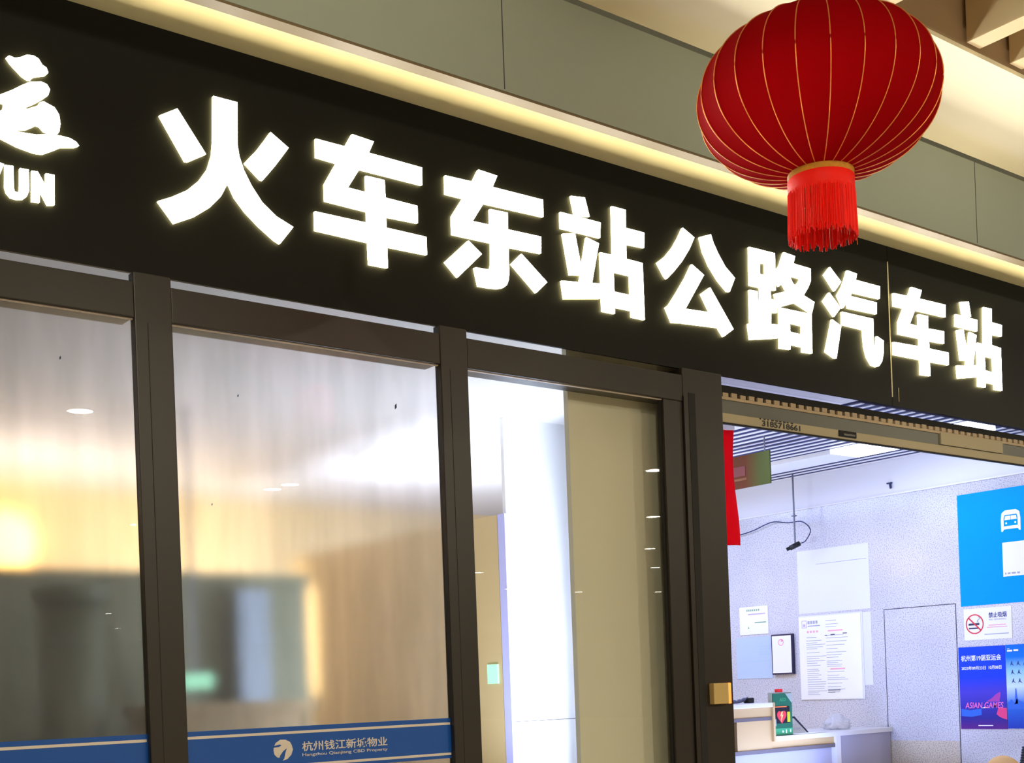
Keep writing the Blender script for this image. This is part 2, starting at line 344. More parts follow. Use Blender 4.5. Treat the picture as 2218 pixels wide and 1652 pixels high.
# ------------------------------------------------------------------ the lit sign
GLYPHS = {
 'fire': [[[(1.935,3.705),(2.004,3.747),(2.11,3.605),(2.039,3.562),(2.027,3.561)]],[[(2.267,3.608),(2.323,3.671),(2.357,3.717),(2.38,3.75),(2.455,3.707),(2.392,3.622),(2.339,3.558),(2.329,3.559)]],[[(2.148,3.829),(2.245,3.83),(2.239,3.666),(2.245,3.627),(2.262,3.579),(2.291,3.527),(2.334,3.472),(2.391,3.431),(2.463,3.404),(2.403,3.329),(2.38,3.338),(2.317,3.379),(2.262,3.423),(2.22,3.469),(2.195,3.518),(2.163,3.46),(2.118,3.411),(2.056,3.365),(1.975,3.324),(1.917,3.393),(1.969,3.418),(2.03,3.455),(2.08,3.502),(2.115,3.552),(2.134,3.608),(2.14,3.655)]]],
 'vehicle': [[[(2.577,3.771),(2.71,3.771),(2.744,3.828),(2.845,3.822),(2.819,3.771),(3.077,3.768),(3.075,3.695),(2.772,3.695),(2.715,3.609),(2.801,3.608),(2.802,3.675),(2.89,3.676),(2.891,3.605),(3.047,3.603),(3.046,3.532),(2.89,3.528),(2.891,3.483),(3.086,3.482),(3.086,3.408),(2.89,3.406),(2.89,3.32),(2.802,3.319),(2.801,3.407),(2.56,3.41),(2.561,3.484),(2.8,3.485),(2.801,3.531),(2.609,3.535),(2.609,3.6),(2.667,3.696),(2.575,3.699)]]],
 'east': [[[(3.195,3.761),(3.338,3.765),(3.372,3.824),(3.473,3.819),(3.445,3.765),(3.728,3.767),(3.726,3.691),(3.393,3.684),(3.33,3.595),(3.425,3.597),(3.427,3.666),(3.523,3.669),(3.521,3.596),(3.709,3.599),(3.705,3.524),(3.521,3.519),(3.519,3.403),(3.515,3.375),(3.504,3.351),(3.482,3.335),(3.454,3.327),(3.413,3.323),(3.349,3.321),(3.331,3.396),(3.339,3.399),(3.406,3.401),(3.418,3.41),(3.423,3.43),(3.426,3.52),(3.221,3.518),(3.222,3.595),(3.284,3.683),(3.193,3.683)]],[[(3.304,3.507),(3.373,3.462),(3.24,3.34),(3.178,3.394)]],[[(3.593,3.502),(3.734,3.401),(3.669,3.343),(3.535,3.448)]]],
 'station': [[[(3.895,3.819),(3.979,3.829),(4.004,3.747),(3.915,3.735)]],[[(3.829,3.733),(4.071,3.732),(4.065,3.66),(3.828,3.66)]],[[(3.838,3.637),(3.911,3.652),(3.944,3.494),(3.938,3.467),(3.872,3.458)]],[[(3.981,3.647),(4.056,3.633),(4.004,3.442),(4.055,3.447),(4.053,3.378),(3.832,3.343),(3.82,3.422),(3.929,3.433),(3.938,3.467),(3.944,3.494)]],[[(4.147,3.823),(4.235,3.823),(4.231,3.738),(4.351,3.738),(4.347,3.666),(4.23,3.662),(4.227,3.592),(4.332,3.59),(4.333,3.321),(4.25,3.322),(4.249,3.352),(4.142,3.352),(4.14,3.321),(4.064,3.321),(4.064,3.593),(4.143,3.594)],[(4.142,3.517),(4.249,3.516),(4.247,3.424),(4.142,3.424)]]],
 'public': [[[(4.616,3.812),(4.694,3.779),(4.657,3.716),(4.6,3.644),(4.545,3.589),(4.492,3.542),(4.475,3.556),(4.433,3.61),(4.489,3.649),(4.543,3.704),(4.585,3.761)]],[[(4.734,3.788),(4.814,3.817),(4.83,3.778),(4.864,3.728),(4.911,3.673),(4.98,3.627),(4.937,3.551),(4.92,3.55),(4.856,3.595),(4.796,3.657),(4.755,3.721)]],[[(4.67,3.643),(4.753,3.604),(4.613,3.416),(4.788,3.424),(4.73,3.507),(4.795,3.549),(4.955,3.365),(4.88,3.317),(4.843,3.357),(4.576,3.342),(4.517,3.335),(4.478,3.402),(4.502,3.418),(4.557,3.484),(4.622,3.568)]]],
 'road': [[[(5.098,3.806),(5.296,3.809),(5.293,3.615),(5.251,3.611),(5.252,3.563),(5.297,3.565),(5.297,3.499),(5.25,3.495),(5.246,3.432),(5.3,3.438),(5.293,3.366),(5.08,3.33),(5.069,3.409),(5.087,3.413),(5.089,3.585),(5.148,3.587),(5.152,3.421),(5.167,3.423),(5.172,3.61),(5.093,3.61)],[(5.174,3.739),(5.218,3.742),(5.216,3.682),(5.173,3.68)]],[[(5.37,3.827),(5.459,3.822),(5.443,3.781),(5.586,3.778),(5.582,3.712),(5.556,3.67),(5.518,3.625),(5.606,3.602),(5.58,3.537),(5.447,3.574),(5.308,3.529),(5.284,3.595),(5.381,3.625),(5.349,3.662),(5.319,3.64),(5.296,3.674),(5.297,3.715),(5.333,3.752)],[(5.406,3.712),(5.497,3.71),(5.483,3.689),(5.452,3.664),(5.432,3.677)]],[[(5.319,3.53),(5.577,3.533),(5.572,3.323),(5.493,3.32),(5.492,3.347),(5.395,3.348),(5.391,3.32),(5.309,3.317)],[(5.397,3.462),(5.496,3.459),(5.493,3.412),(5.396,3.414)]]],
 'steam': [[[(5.751,3.815),(5.843,3.75),(5.784,3.69),(5.699,3.765)]],[[(5.737,3.675),(5.83,3.606),(5.771,3.549),(5.683,3.621)]],[[(5.753,3.532),(5.828,3.506),(5.777,3.323),(5.76,3.323),(5.688,3.348)]],[[(5.902,3.823),(5.985,3.818),(5.974,3.782),(6.193,3.782),(6.186,3.711),(5.937,3.707),(5.92,3.685),(6.158,3.685),(6.152,3.62),(5.898,3.615),(5.888,3.646),(5.852,3.608),(5.807,3.671),(5.851,3.725),(5.876,3.768)]],[[(5.841,3.586),(6.119,3.588),(6.115,3.465),(6.12,3.423),(6.131,3.399),(6.144,3.455),(6.148,3.495),(6.209,3.478),(6.202,3.405),(6.187,3.359),(6.156,3.328),(6.132,3.321),(6.091,3.326),(6.052,3.364),(6.032,3.418),(6.027,3.468),(6.024,3.514),(5.839,3.516)]]],
 'vehicle2': [[[(6.318,3.764),(6.463,3.77),(6.495,3.828),(6.595,3.825),(6.57,3.772),(6.831,3.776),(6.828,3.703),(6.521,3.698),(6.465,3.61),(6.556,3.61),(6.555,3.679),(6.649,3.682),(6.645,3.609),(6.805,3.615),(6.803,3.542),(6.648,3.538),(6.65,3.492),(6.844,3.494),(6.841,3.42),(6.649,3.416),(6.65,3.332),(6.557,3.328),(6.557,3.415),(6.303,3.412),(6.303,3.484),(6.556,3.492),(6.557,3.539),(6.353,3.537),(6.357,3.605),(6.412,3.693),(6.319,3.691)]]],
 'station2': [[[(6.992,3.819),(7.078,3.833),(7.097,3.746),(7.011,3.739)]],[[(6.935,3.736),(7.165,3.735),(7.158,3.665),(6.931,3.664)]],[[(6.944,3.642),(7.011,3.656),(7.044,3.509),(7.031,3.472),(6.973,3.465)]],[[(7.079,3.65),(7.149,3.64),(7.102,3.451),(7.147,3.454),(7.145,3.385),(6.939,3.352),(6.929,3.428),(7.026,3.439),(7.044,3.509)]],[[(7.239,3.825),(7.327,3.828),(7.321,3.744),(7.437,3.743),(7.429,3.671),(7.316,3.67),(7.315,3.602),(7.415,3.597),(7.413,3.331),(7.332,3.33),(7.331,3.363),(7.229,3.362),(7.227,3.331),(7.152,3.329),(7.156,3.595),(7.229,3.596)],[(7.231,3.524),(7.325,3.524),(7.326,3.43),(7.233,3.437)]]],
 'brush': [[[(1.401,3.769),(1.41,3.777),(1.428,3.774),(1.448,3.782),(1.469,3.796),(1.492,3.799),(1.508,3.793),(1.52,3.775),(1.533,3.77),(1.539,3.754),(1.529,3.743),(1.495,3.73),(1.487,3.725),(1.479,3.714),(1.469,3.712),(1.451,3.72),(1.427,3.74),(1.412,3.754)]],[[(1.342,3.607),(1.352,3.623),(1.373,3.636),(1.414,3.662),(1.45,3.689),(1.476,3.706),(1.513,3.717),(1.533,3.713),(1.543,3.697),(1.536,3.677),(1.518,3.66),(1.489,3.637),(1.463,3.62),(1.458,3.613),(1.462,3.611),(1.499,3.631),(1.507,3.645),(1.52,3.651),(1.536,3.646),(1.556,3.64),(1.571,3.618),(1.574,3.587),(1.569,3.559),(1.561,3.549),(1.537,3.546),(1.517,3.549),(1.504,3.562),(1.491,3.564),(1.476,3.553),(1.455,3.54),(1.414,3.532),(1.384,3.541),(1.37,3.55),(1.368,3.578),(1.384,3.592),(1.387,3.611),(1.372,3.612)]],[[(1.33,3.559),(1.369,3.54),(1.399,3.534),(1.434,3.527),(1.49,3.531),(1.537,3.543),(1.574,3.547),(1.606,3.546),(1.627,3.538),(1.636,3.527),(1.621,3.519),(1.573,3.508),(1.546,3.491),(1.511,3.471),(1.483,3.468),(1.427,3.476),(1.368,3.494),(1.329,3.507)]]],
 'Y': [[[(1.32,3.411),(1.341,3.411),(1.349,3.382),(1.359,3.41),(1.38,3.407),(1.359,3.356),(1.357,3.304),(1.334,3.305),(1.337,3.351)]]],
 'U': [[[(1.383,3.405),(1.41,3.407),(1.409,3.336),(1.411,3.323),(1.42,3.321),(1.428,3.328),(1.432,3.405),(1.461,3.406),(1.459,3.333),(1.451,3.314),(1.438,3.302),(1.42,3.298),(1.398,3.3),(1.385,3.313),(1.38,3.332)]]],
 'N': [[[(1.471,3.405),(1.491,3.406),(1.517,3.361),(1.518,3.406),(1.547,3.407),(1.544,3.304),(1.52,3.299),(1.495,3.346),(1.494,3.303),(1.467,3.301)]]],
}

sign = thing('storefront_sign', (4.4, 0.02, 3.12), 'long black shop sign with lit white Chinese characters above the windows and doorway', 'sign')
box('board', 'sign_black', (-0.4, 6.285, 0.0, 0.014, 3.122, 4.03), sign)
box('board', 'sign_black', (6.2885, 9.5, 0.0, 0.014, 3.122, 4.03), sign)
box('seam_strip', 'seam_lit', (6.283, 6.2885, -0.004, 0.004, 3.17, 3.94), sign)
box('loose_thread', 'seam_lit', (6.345, 6.347, -0.004, -0.001, 3.15, 3.23), sign)
for key in ('fire', 'vehicle', 'east', 'station', 'public', 'road', 'steam', 'vehicle2', 'station2'):
    plate('character', 'letter_face', GLYPHS[key], 'front', -0.0065, 0.006, sign, 'letter_side')
plate('calligraphy_logo', 'letter_face', GLYPHS['brush'], 'front', -0.0065, 0.006, sign, 'letter_side')
for key in 'YUN': plate('letter', 'letter_face', GLYPHS[key], 'front', -0.0065, 0.006, sign, 'letter_side')

# ------------------------------------------------------------------ shopfront frames and panes
def post(name, d, lines=()):
    o = tag(box(name, 'frame', d, bev=0.004), **S)
    return o
post('trim_2', (1.806, 1.946, -0.03, 0.016, 0, 3.118))
post('trim_3', (3.122, 3.262, -0.03, 0.016, 0, 3.118))
for n_, xg in (('trim_2', 1.852), ('trim_3', 3.168)): box('groove', 'gasket', (xg, xg + 0.0025, -0.0308, -0.0295, 0.12, 2.94), bpy.data.objects[n_])
pj = post('trim_4', (4.555, 4.832, -0.03, 0.12, 0, 3.118))
box('edge_bead', 'frame', (4.553, 4.565, -0.036, -0.028, 0, 2.98), pj); box('groove', 'gasket', (4.590, 4.636, -0.0315, -0.029, 0, 3.0), pj)
box('jamb_gasket', 'gasket', (4.417, 4.426, -0.006, 0.012, 0.12, 2.956), pj)
for n, a, b in (('trim_5', -2.0, 1.806), ('trim_6', 1.946, 3.122), ('trim_7', 3.262, 4.555)):
    o = tag(box(n, 'frame', (a, b, -0.028, 0.09, 2.955, 3.083), bev=0.004), **S)
    box('lower_lip', 'band_white', (a, b, -0.012, -0.001, 2.9515, 2.9555), o)
post('trim_8', (4.425, 4.553, -0.024, 0.014, 0, 2.956)); 
post('trim_9', (0.3, 0.44, -0.03, 0.10, 0, 3.118))
for n, a, b in (('trim_10', -2.0, 1.806), ('trim_11', 1.946, 3.122), ('trim_12', 3.262, 4.425)): tag(box(n, 'frame', (a, b, -0.028, 0.09, 0, 0.12)), **S)
post('trim_15', (8.425, 9.6, -0.03, 0.10, 0, 3.118))
def window(n, a, b, m, band):
    o = tag(bpy.data.objects.new('window_%d' % n, None), **S); COL.objects.link(o); o.location = ((a + b) / 2, 0, 0.12)
    box('pane', m, (a, b, 0.0, 0.008, 0.12, 2.955), o)
    box('transom_pane', 'glass', (a, b, 0.01, 0.016, 3.075, 3.13), o)
    if band:
        bd = box('safety_band', 'band_blue', (a, b, -0.0045, -0.0008, 1.317, 1.484), o)
        tag(bd, 'blue printed safety band with thin white stripes')
        for z in (1.456, 1.330): box('stripe', 'band_white', (a, b - 0.004, -0.0058, -0.0044, z, z + 0.010), bd)
        t0 = 2.42 + (a - 1.946 if n == 1 else 0) + band
        plate('round_emblem', 'band_white', [[[(t0 - 0.045, 1.414), (t0 - 0.052, 1.426), (t0 - 0.07, 1.435), (t0 - 0.092, 1.436), (t0 - 0.112, 1.425), (t0 - 0.118, 1.414), (t0 - 0.095, 1.418), (t0 - 0.088, 1.414), (t0 - 0.10, 1.408), (t0 - 0.121, 1.407), (t0 - 0.122, 1.396), (t0 - 0.119, 1.381), (t0 - 0.108, 1.370), (t0 - 0.099, 1.368), (t0 - 0.094, 1.378), (t0 - 0.082, 1.392), (t0 - 0.066, 1.402), (t0 - 0.073, 1.384), (t0 - 0.078, 1.364), (t0 - 0.085, 1.356), (t0 - 0.065, 1.361), (t0 - 0.048, 1.376), (t0 - 0.040, 1.396)]]], 'front', -0.0052, 0.0006, bd)
        text('lettering', '杭州钱江新城物业', 'band_white', 'front', -0.0052, t0, t0 + 0.386, 1.386, 1.424, bd, bold=0.012)
        text('small_lettering', 'Hangzhou Qianjiang CBD Property', 'band_white', 'front', -0.0052, t0, t0 + 0.386, 1.364, 1.379, bd, bold=0.004)
window(1, 0.44, 1.806, 'film', 0.001 - 0.0)
def flecks(n, pts):
    for x, z, r in pts:
        plate('film_tear', 'ink', [[[(x - r * 0.3, z - r), (x + r * 0.35, z - r * 0.3), (x + r * 0.3, z + r), (x - r * 0.35, z + r * 0.3)]]], 'front', -0.001, 0.0006, bpy.data.objects['window_%d' % n])
window(2, 1.946, 3.122, 'film', 0.0001)
window(3, 3.262, 4.425, 'glass', None)
flecks(1, [(1.547, 2.785, 0.007)]); flecks(2, [(2.910, 2.762, 0.013), (2.208, 2.728, 0.006), (2.087, 2.315, 0.005)])

# ------------------------------------------------------------------ doorway: head box, rack, number
hd = thing('door_header', (6.6, 0.1, 2.9), 'grey and cream metal door head with a toothed rail and a printed phone number', 'door header')
box('beam', 'header_grey', (4.84, 8.42, 0.055, 0.080, 2.95, 3.022), hd, bev=0.004)
box('cream_rail', 'header_cream', (4.84, 8.42, 0.046, 0.080, 2.905, 2.952), hd, bev=0.004)
box('gasket', 'gasket', (4.84, 8.42, 0.05, 0.066, 2.897, 2.905), hd)
mb = MB().box(4.84, 8.42, 0.052, 0.066, 3.022, 3.036)
x = 4.86
while x < 8.36:
    mb.box(x, x + 0.042, 0.050, 0.064, 3.036, 3.058 + random.uniform(-0.003, 0.003)); x += 0.066
mb.build('toothed_rail', 'rack_cream', hd)
box('dark_backing', 'gasket', (4.84, 8.42, 0.068, 0.082, 3.022, 3.099), hd)
text('phone_number', '3185718661', 'black', 'front', 0.0452, 5.212, 5.520, 2.911, 2.942, hd, bold=0.03)
for k in range(9): box('covered_letter', 'black', (5.195 + k * 0.031, 5.195 + k * 0.031 + random.uniform(0.008, 0.024), 0.0445, 0.0462, 2.9445, 2.9515), hd)
sn = box('sensor_window', 'gasket', (5.845, 6.0, 0.040, 0.05, 2.915, 2.95), hd, bev=0.004); box('sensor_slot', 'header_grey', (5.885, 5.985, 0.038, 0.0405, 2.924, 2.934), sn)
box('access_cover', 'header_cream', (6.82, 7.49, 0.044, 0.056, 2.957, 3.027), hd)
d1 = tag(bpy.data.objects.new('door_1', None), **S); COL.objects.link(d1); d1.location = (6.5, 0.02, 0)
box('transom_pane', 'glass', (4.832, 8.42, 0.01, 0.016, 3.092, 3.13), d1)
bx = thing('door_release_box', (4.725, -0.03, 1.48), 'small cream box with an orange lit edge on the dark doorjamb', 'switch box')
box('body', 'box_cream', (4.660, 4.765, -0.062, -0.030, 1.482, 1.585), bx, bev=0.004); box('lit_strip', 'glow_orange', (4.766, 4.787, -0.060, -0.030, 1.482, 1.585), bx, bev=0.004)
# ------------------------------------------------------------------ room shell
tag(box('wall_right', 'granite', (8.2, 8.4, 0.20, 5.3, 0.0, 2.93)), **S); WR = bpy.data.objects['wall_right']
box('cornice', 'cornice', (8.197, 8.4, 0.20, 5.3, 2.93, 3.2), WR); box('cornice_bead', 'panel_white', (8.188, 8.2, 0.20, 5.3, 2.926, 2.936), WR)
for d in ((0.874, 0.880, 0, 2.081), (1.480, 1.485, 0, 2.081), (0.876, 1.485, 2.078, 2.083)): box('panel_joint', 'joint', (8.1985, 8.2005, d[0], d[1], d[2], d[3]), WR)
box('warm_panel', 'granite_warm', (8.1985, 8.2, 0.884, 1.476, 0.0, 1.10), WR)
tag(box('wall_back', 'back_wall', (-2, 8.4, 5.1, 5.3, 0, 3.2)), **S)
tag(box('wall_left', 'beige_wall', (-2.2, -2.0, 0.1, 5.3, 0, 3.2)), **S)
ceil = tag(box('ceiling_room', 'room_ceiling', (-2, 8.4, 0.1, 5.3, 3.2, 3.35)), **S)
box('slat_shade_backing', 'slat_shade', (6.3, 8.14, 0.24, 3.25, 3.190, 3.2), ceil)  # dark blue paints the shaded sides and gaps of the slats
x = 6.32
while x < 8.15:
    if not (7.36 < x < 7.74): box('slat', 'slat', (x, x + 0.036, 0.24, 3.25, 3.186, 3.190), ceil)
    x += 0.101
box('light_panel_unlit', 'panel_white', (7.42, 7.74, 1.32, 3.25, 3.160, 3.19), ceil); box('light_panel', 'panel_lit', (7.42, 7.74, 0.24, 1.32, 3.160, 3.19), ceil)
tag(box('wall_middle', 'white_wall', (4.72, 5.66, 1.6, 1.63, 0, 3.2)), **S); WM = bpy.data.objects['wall_middle']; box('corner_halo', 'halo_lilac', (4.700, 4.720, 1.592, 1.66, 0, 2.63), WM)  # lilac strip on the corner stands for a light halo
box('tile_joint', 'joint', (4.72, 5.66, 1.5985, 1.6003, 1.3955, 1.3995), WM)
tag(box('trim_13', 'wood_wall', (4.70, 4.80, 1.665, 4.2, 0, 2.63)), **S)
col = tag(box('trim_14', 'beige_wall', (3.945, 4.96, 0.12, 0.15, 0, 3.2)), **S)
box('pillar_return', 'white_wall', (4.96, 5.0, 0.15, 1.2, 0, 3.2), col); box('pillar_return', 'white_wall', (4.96, 5.34, 1.2, 1.24, 0, 3.2), col); box('pillar_return', 'white_wall', (5.30, 5.34, 1.24, 1.6, 0, 3.2), col)
# things half seen through the film-covered panes
pt = thing('office_partition', (1.5, 2.5, 0), 'dark olive partition seen blurred through the film-covered panes', 'partition')
box('panel', 'dark_part', (-1.6, 3.875, 2.50, 2.58, 0, 2.27), pt); box('top_rail', 'dark_part', (-1.6, 3.88, 2.49, 2.59, 2.27, 2.327), pt)
pp = thing('pale_post', (3.42, 2.33, 0), 'pale bluish upright post blurred behind the middle film-covered pane', 'post')
box('shaft', 'post_pale', (3.32, 3.52, 2.32, 2.36, 0, 2.22), pp, bev=0.01); box('foot', 'post_pale', (3.28, 3.56, 2.28, 2.40, 0, 0.05), pp)
pc = thing('olive_pillar', (2.27, 2.0, 0), 'dark green pillar blurred behind the left film-covered pane', 'pillar')
MB().cyl((2.27, 2.05, 0), (2.27, 2.05, 2.12), 0.16, n=32).build('shaft', 'col_dark', pc, True); MB().cyl((2.27, 2.05, 2.12), (2.27, 2.05, 2.18), 0.19, n=32).build('cap', 'col_dark', pc)
ms = thing('green_lit_sign', (3.0, 2.2, 1.66), 'mint green lit sign glowing at the left edge of the middle pane', 'sign')
box('housing', 'post_pale', (2.90, 3.10, 2.20, 2.235, 1.655, 1.745), ms); box('lit_face', 'mint', (2.905, 3.095, 2.196, 2.20, 1.66, 1.74), ms); box('hanger', 'steel', (2.99, 3.01, 2.21, 2.225, 1.745, 3.2), ms)
sw = thing('pale_green_notice', (4.53, 1.62, 1.63), 'small pale green square on the beige wall seen through the clear pane', 'notice')
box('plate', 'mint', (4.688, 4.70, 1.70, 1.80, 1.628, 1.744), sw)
dk = thing('office_desk', (2.9, 1.75, 0), 'low brown desk blurred along the bottom of the film-covered panes', 'desk')
box('top', 'desk', (2.5, 3.4, 1.6, 2.0, 1.53, 1.58), dk); box('front_panel', 'desk', (2.55, 3.35, 1.63, 1.66, 0.1, 1.53), dk)
for xx in (2.52, 3.34): box('leg', 'desk', (xx, xx + 0.04, 1.62, 1.98, 0, 1.53), dk)
wl = thing('warm_wall_lamp', (2.84, 4.9, 2.5), 'warm yellow lamp glowing behind the left film-covered pane', 'lamp')
MB().lathe((2.84, 4.90), [(0.02, 2.98), (0.14, 2.92), (0.19, 2.76), (0.14, 2.60), (0.02, 2.56)], 24).build('globe', 'lamp_warm', wl, True); box('wall_plate', 'steel', (2.78, 2.90, 5.06, 5.1, 2.70, 2.85), wl)
dl = thing('dome_lamp', (4.75, 2.95, 3.1), 'white dome ceiling lamp blurred in the upper right of the middle pane', 'lamp')
MB().lathe((4.75, 2.95), [(0.14, 3.18), (0.13, 3.14), (0.09, 3.11), (0.03, 3.095)], 28).build('diffuser', 'lamp_dome', dl, True); MB().cyl((4.75, 2.95, 3.18), (4.75, 2.95, 3.2), 0.2, n=28).build('base', 'steel', dl)

# ------------------------------------------------------------------ hung inside the doorway
hb = thing('hanging_banner', (5.9, 0.9, 2.4), 'bright red cloth banner hanging just inside the doorway, left edge', 'banner')
me = bmesh.new(); N = 16
A = []
for i in range(N + 1):
    t = i / N; z = 3.105 - t * 0.70; sw_ = 0.02 * math.sin(t * 5)
    A.append([me.verts.new((5.70 + (5.943 + 0.018 * t * t - 5.70) * k / 6, 0.9 + sw_ * (k / 6) + 0.012 * math.sin(k * 1.7 + t * 3), z + 0.006 * k / 6)) for k in range(7)])
for i in range(N):
    for k in range(6): me.faces.new((A[i][k], A[i][k + 1], A[i + 1][k + 1], A[i + 1][k]))
bmesh.ops.solidify(me, geom=me.faces[:], thickness=0.002)
mm = bpy.data.meshes.new('cloth'); me.to_mesh(mm); me.free()
for p in mm.polygons: p.use_smooth = True
link('cloth', mm, 'banner', hb); box('top_bar', 'panel_white', (5.68, 5.945, 0.885, 0.915, 3.11, 3.15), hb)
for xx in (5.72, 5.92): box('hanger', 'steel', (xx, xx + 0.006, 0.897, 0.903, 3.15, 3.2), hb)
hs = thing('hanging_sign', (6.6, 1.33, 2.87), 'olive and brown hanging sign under the slatted ceiling beside the red banner', 'sign')
box('panel', 'sign_olive', (6.58, 6.592, 1.16, 1.74, 2.874, 3.09), hs)
box('maroon_patch', 'sign_maroon', (6.578, 6.581, 1.37, 1.50, 2.955, 3.02), hs); box('ochre_line', 'sign_ochre', (6.578, 6.581, 1.36, 1.50, 2.925, 2.94), hs)
for yy in (1.2, 1.66): box('rod', 'steel', (6.583, 6.589, yy, yy + 0.006, 3.09, 3.2), hs)
sc = thing('security_camera', (7.9, 2.2, 2.7), 'small black camera at the foot of a thin rod near the granite wall', 'camera')
MB().cyl((8.03, 2.16, 2.64), (8.03, 2.16, 3.19), 0.007).build('rod', 'steel', sc); MB().cyl((8.03, 2.16, 2.86), (8.03, 2.16, 2.866), 0.022).build('collar', 'steel', sc)
MB().cyl((8.05, 2.13, 2.645), (7.99, 2.18, 2.61), 0.020, n=20).build('body', 'rubber', sc, True); MB().cyl((7.992, 2.178, 2.612), (7.972, 2.198, 2.600), 0.014, n=16).build('lens', 'black', sc)
def smooth_pts(P, n=8):
    out = []
    for i in range(len(P) - 1):
        p0, p1, p2, p3 = [Vector(P[max(0, min(len(P) - 1, j))]) for j in (i - 1, i, i + 1, i + 2)]
        for k in range(n):
            t = k / n
            out.append(0.5 * ((2 * p1) + (p2 - p0) * t + (2 * p0 - 5 * p1 + 4 * p2 - p3) * t * t + (3 * p1 - p0 - 3 * p2 + p3) * t ** 3))
    out.append(Vector(P[-1])); return out
cb = MB().tube(smooth_pts([(8.19, 4.4, 2.72), (8.185, 3.5, 2.75), (8.18, 3.1, 2.78), (8.17, 2.75, 2.81), (8.16, 2.5, 2.86), (8.12, 2.3, 2.83), (8.07, 2.12, 2.815), (8.06, 2.03, 2.74), (8.05, 2.07, 2.66), (8.05, 2.12, 2.645)]), 0.0042)
tag(cb.build('camera_cable', 'cable', None, True), 'thin dark cable drooping along the granite wall to the small camera', 'cable')
br = thing('detector_head', (8.19, 1.36, 3.0), 'tiny dark detector head below the ceiling on the pale cornice', 'detector')
box('plate', 'cable', (8.18, 8.197, 1.365, 1.405, 3.01, 3.02), br); MB().cyl((8.186, 1.378, 3.012), (8.182, 1.370, 2.975), 0.008).build('head', 'cable', br)

# ------------------------------------------------------------------ papers on the granite wall (world Y runs to the left)
WX = 8.2
def sheet(name, y0, y1, z0, z1, m, parent, t=0.004, off=0.0): return box(name, m, (WX - off - t, WX - off - 0.0002, y0, y1, z0, z1), parent)
def ylines(name, m, rows, parent, plane):
    if len(rows) <= 12:
        for (ya, yb, z, h) in rows: o = box(name, m, (plane - 0.0006, plane + 0.0006, min(ya, yb), max(ya, yb), z, z + h), parent)
        return o
    mb = MB()
    for (ya, yb, z, h) in rows: mb.box(plane - 0.0006, plane + 0.0006, min(ya, yb), max(ya, yb), z, z + h)
    return tag(mb.build(name, m, parent), kind='stuff')
bp = thing('bus_poster', (WX, 0.5, 2.05), 'large bright blue poster with a white bus symbol at the right edge', 'poster')
sheet('sheet', 0.10, 0.832, 2.055, 2.845, 'poster_blue', bp)
bc, zc = 0.425, 2.62
plate('bus_symbol', 'ink_white', [[[(bc + 0.072, 2.548), (bc + 0.060, 2.548), (bc + 0.052, 2.562), (bc - 0.052, 2.562), (bc - 0.060, 2.548), (bc - 0.072, 2.548), (bc - 0.073, 2.63), (bc - 0.066, 2.675), (bc - 0.04, 2.692), (bc + 0.04, 2.692), (bc + 0.066, 2.675), (bc + 0.073, 2.63)],
      [(bc + 0.052, 2.583), (bc - 0.052, 2.583), (bc - 0.052, 2.64), (bc - 0.045, 2.66), (bc + 0.045, 2.66), (bc + 0.052, 2.64)]],
      [[(bc + 0.046, 2.625), (bc + 0.002, 2.625), (bc + 0.002, 2.652), (bc + 0.041, 2.652)]], [[(bc - 0.002, 2.625), (bc - 0.046, 2.625), (bc - 0.041, 2.652), (bc - 0.002, 2.652)]],
      [circle(bc + 0.034, 2.603, 0.007, 14)], [circle(bc - 0.034, 2.603, 0.007, 14)]], 'side', WX - 0.0048, 0.0006, bp)
wc = sheet('white_card', 0.20, 0.494, 2.238, 2.472, 'paper', bp, 0.0015, 0.004)
ylines('caption', 'ink_grey', [(0.48, 0.47, 2.252, 0.012), (0.46, 0.44, 2.252, 0.012), (0.43, 0.40, 2.252, 0.012), (0.39, 0.37, 2.252, 0.012)], wc, WX - 0.006)
ns = thing('no_smoking_sign', (WX, 0.63, 1.81), 'white no smoking sign below the blue bus poster', 'sign')
sheet('plate', 0.445, 0.812, 1.813, 2.035, 'paper', ns)
cy, cz = 0.728, 1.925
R1, R2 = circle(cy, cz, 0.070, 36), circle(cy, cz, 0.062, 36)
plate('prohibition_ring', 'ink_red', [[R1, R2], [[(cy + 0.050, cz + 0.042), (cy + 0.044, cz + 0.049), (cy - 0.050, cz - 0.042), (cy - 0.044, cz - 0.049)]]], 'side', WX - 0.0052, 0.0006, ns)
plate('cigarette', 'ink', [[[(cy + 0.048, cz - 0.008), (cy - 0.036, cz - 0.008), (cy - 0.036, cz + 0.006), (cy + 0.048, cz + 0.006)]], [[(cy + 0.046, cz - 0.034), (cy - 0.03, cz - 0.034), (cy - 0.03, cz - 0.024), (cy + 0.046, cz - 0.024)]]], 'side', WX - 0.0046, 0.0004, ns)
MB().tube([(WX - 0.005, cy - 0.030 + 0.010 * math.sin(k * 0.9), cz + 0.010 + 0.006 * k) for k in range(8)], 0.0022, 6).build('smoke', 'ink_grey', ns)
text('lettering', '禁止吸烟', 'ink_navy', 'side', WX - 0.0046, 0.618, 0.482, 1.962, 2.0, ns, bold=0.012)
text('small_lettering', 'NO SMOKING', 'ink_grey', 'side', WX - 0.0046, 0.614, 0.488, 1.944, 1.955, ns)
ylines('small_print', 'ink_pink', [(0.62, 0.49, 1.908, 0.006), (0.635, 0.48, 1.894, 0.005)], ns, WX - 0.0046); ylines('footer_line', 'ink_grey', [(0.655, 0.47, 1.846, 0.006)], ns, WX - 0.0046)
gp = thing('games_poster', (WX, 0.69, 1.18), 'purple and blue Asian Games poster under the no smoking sign', 'poster')
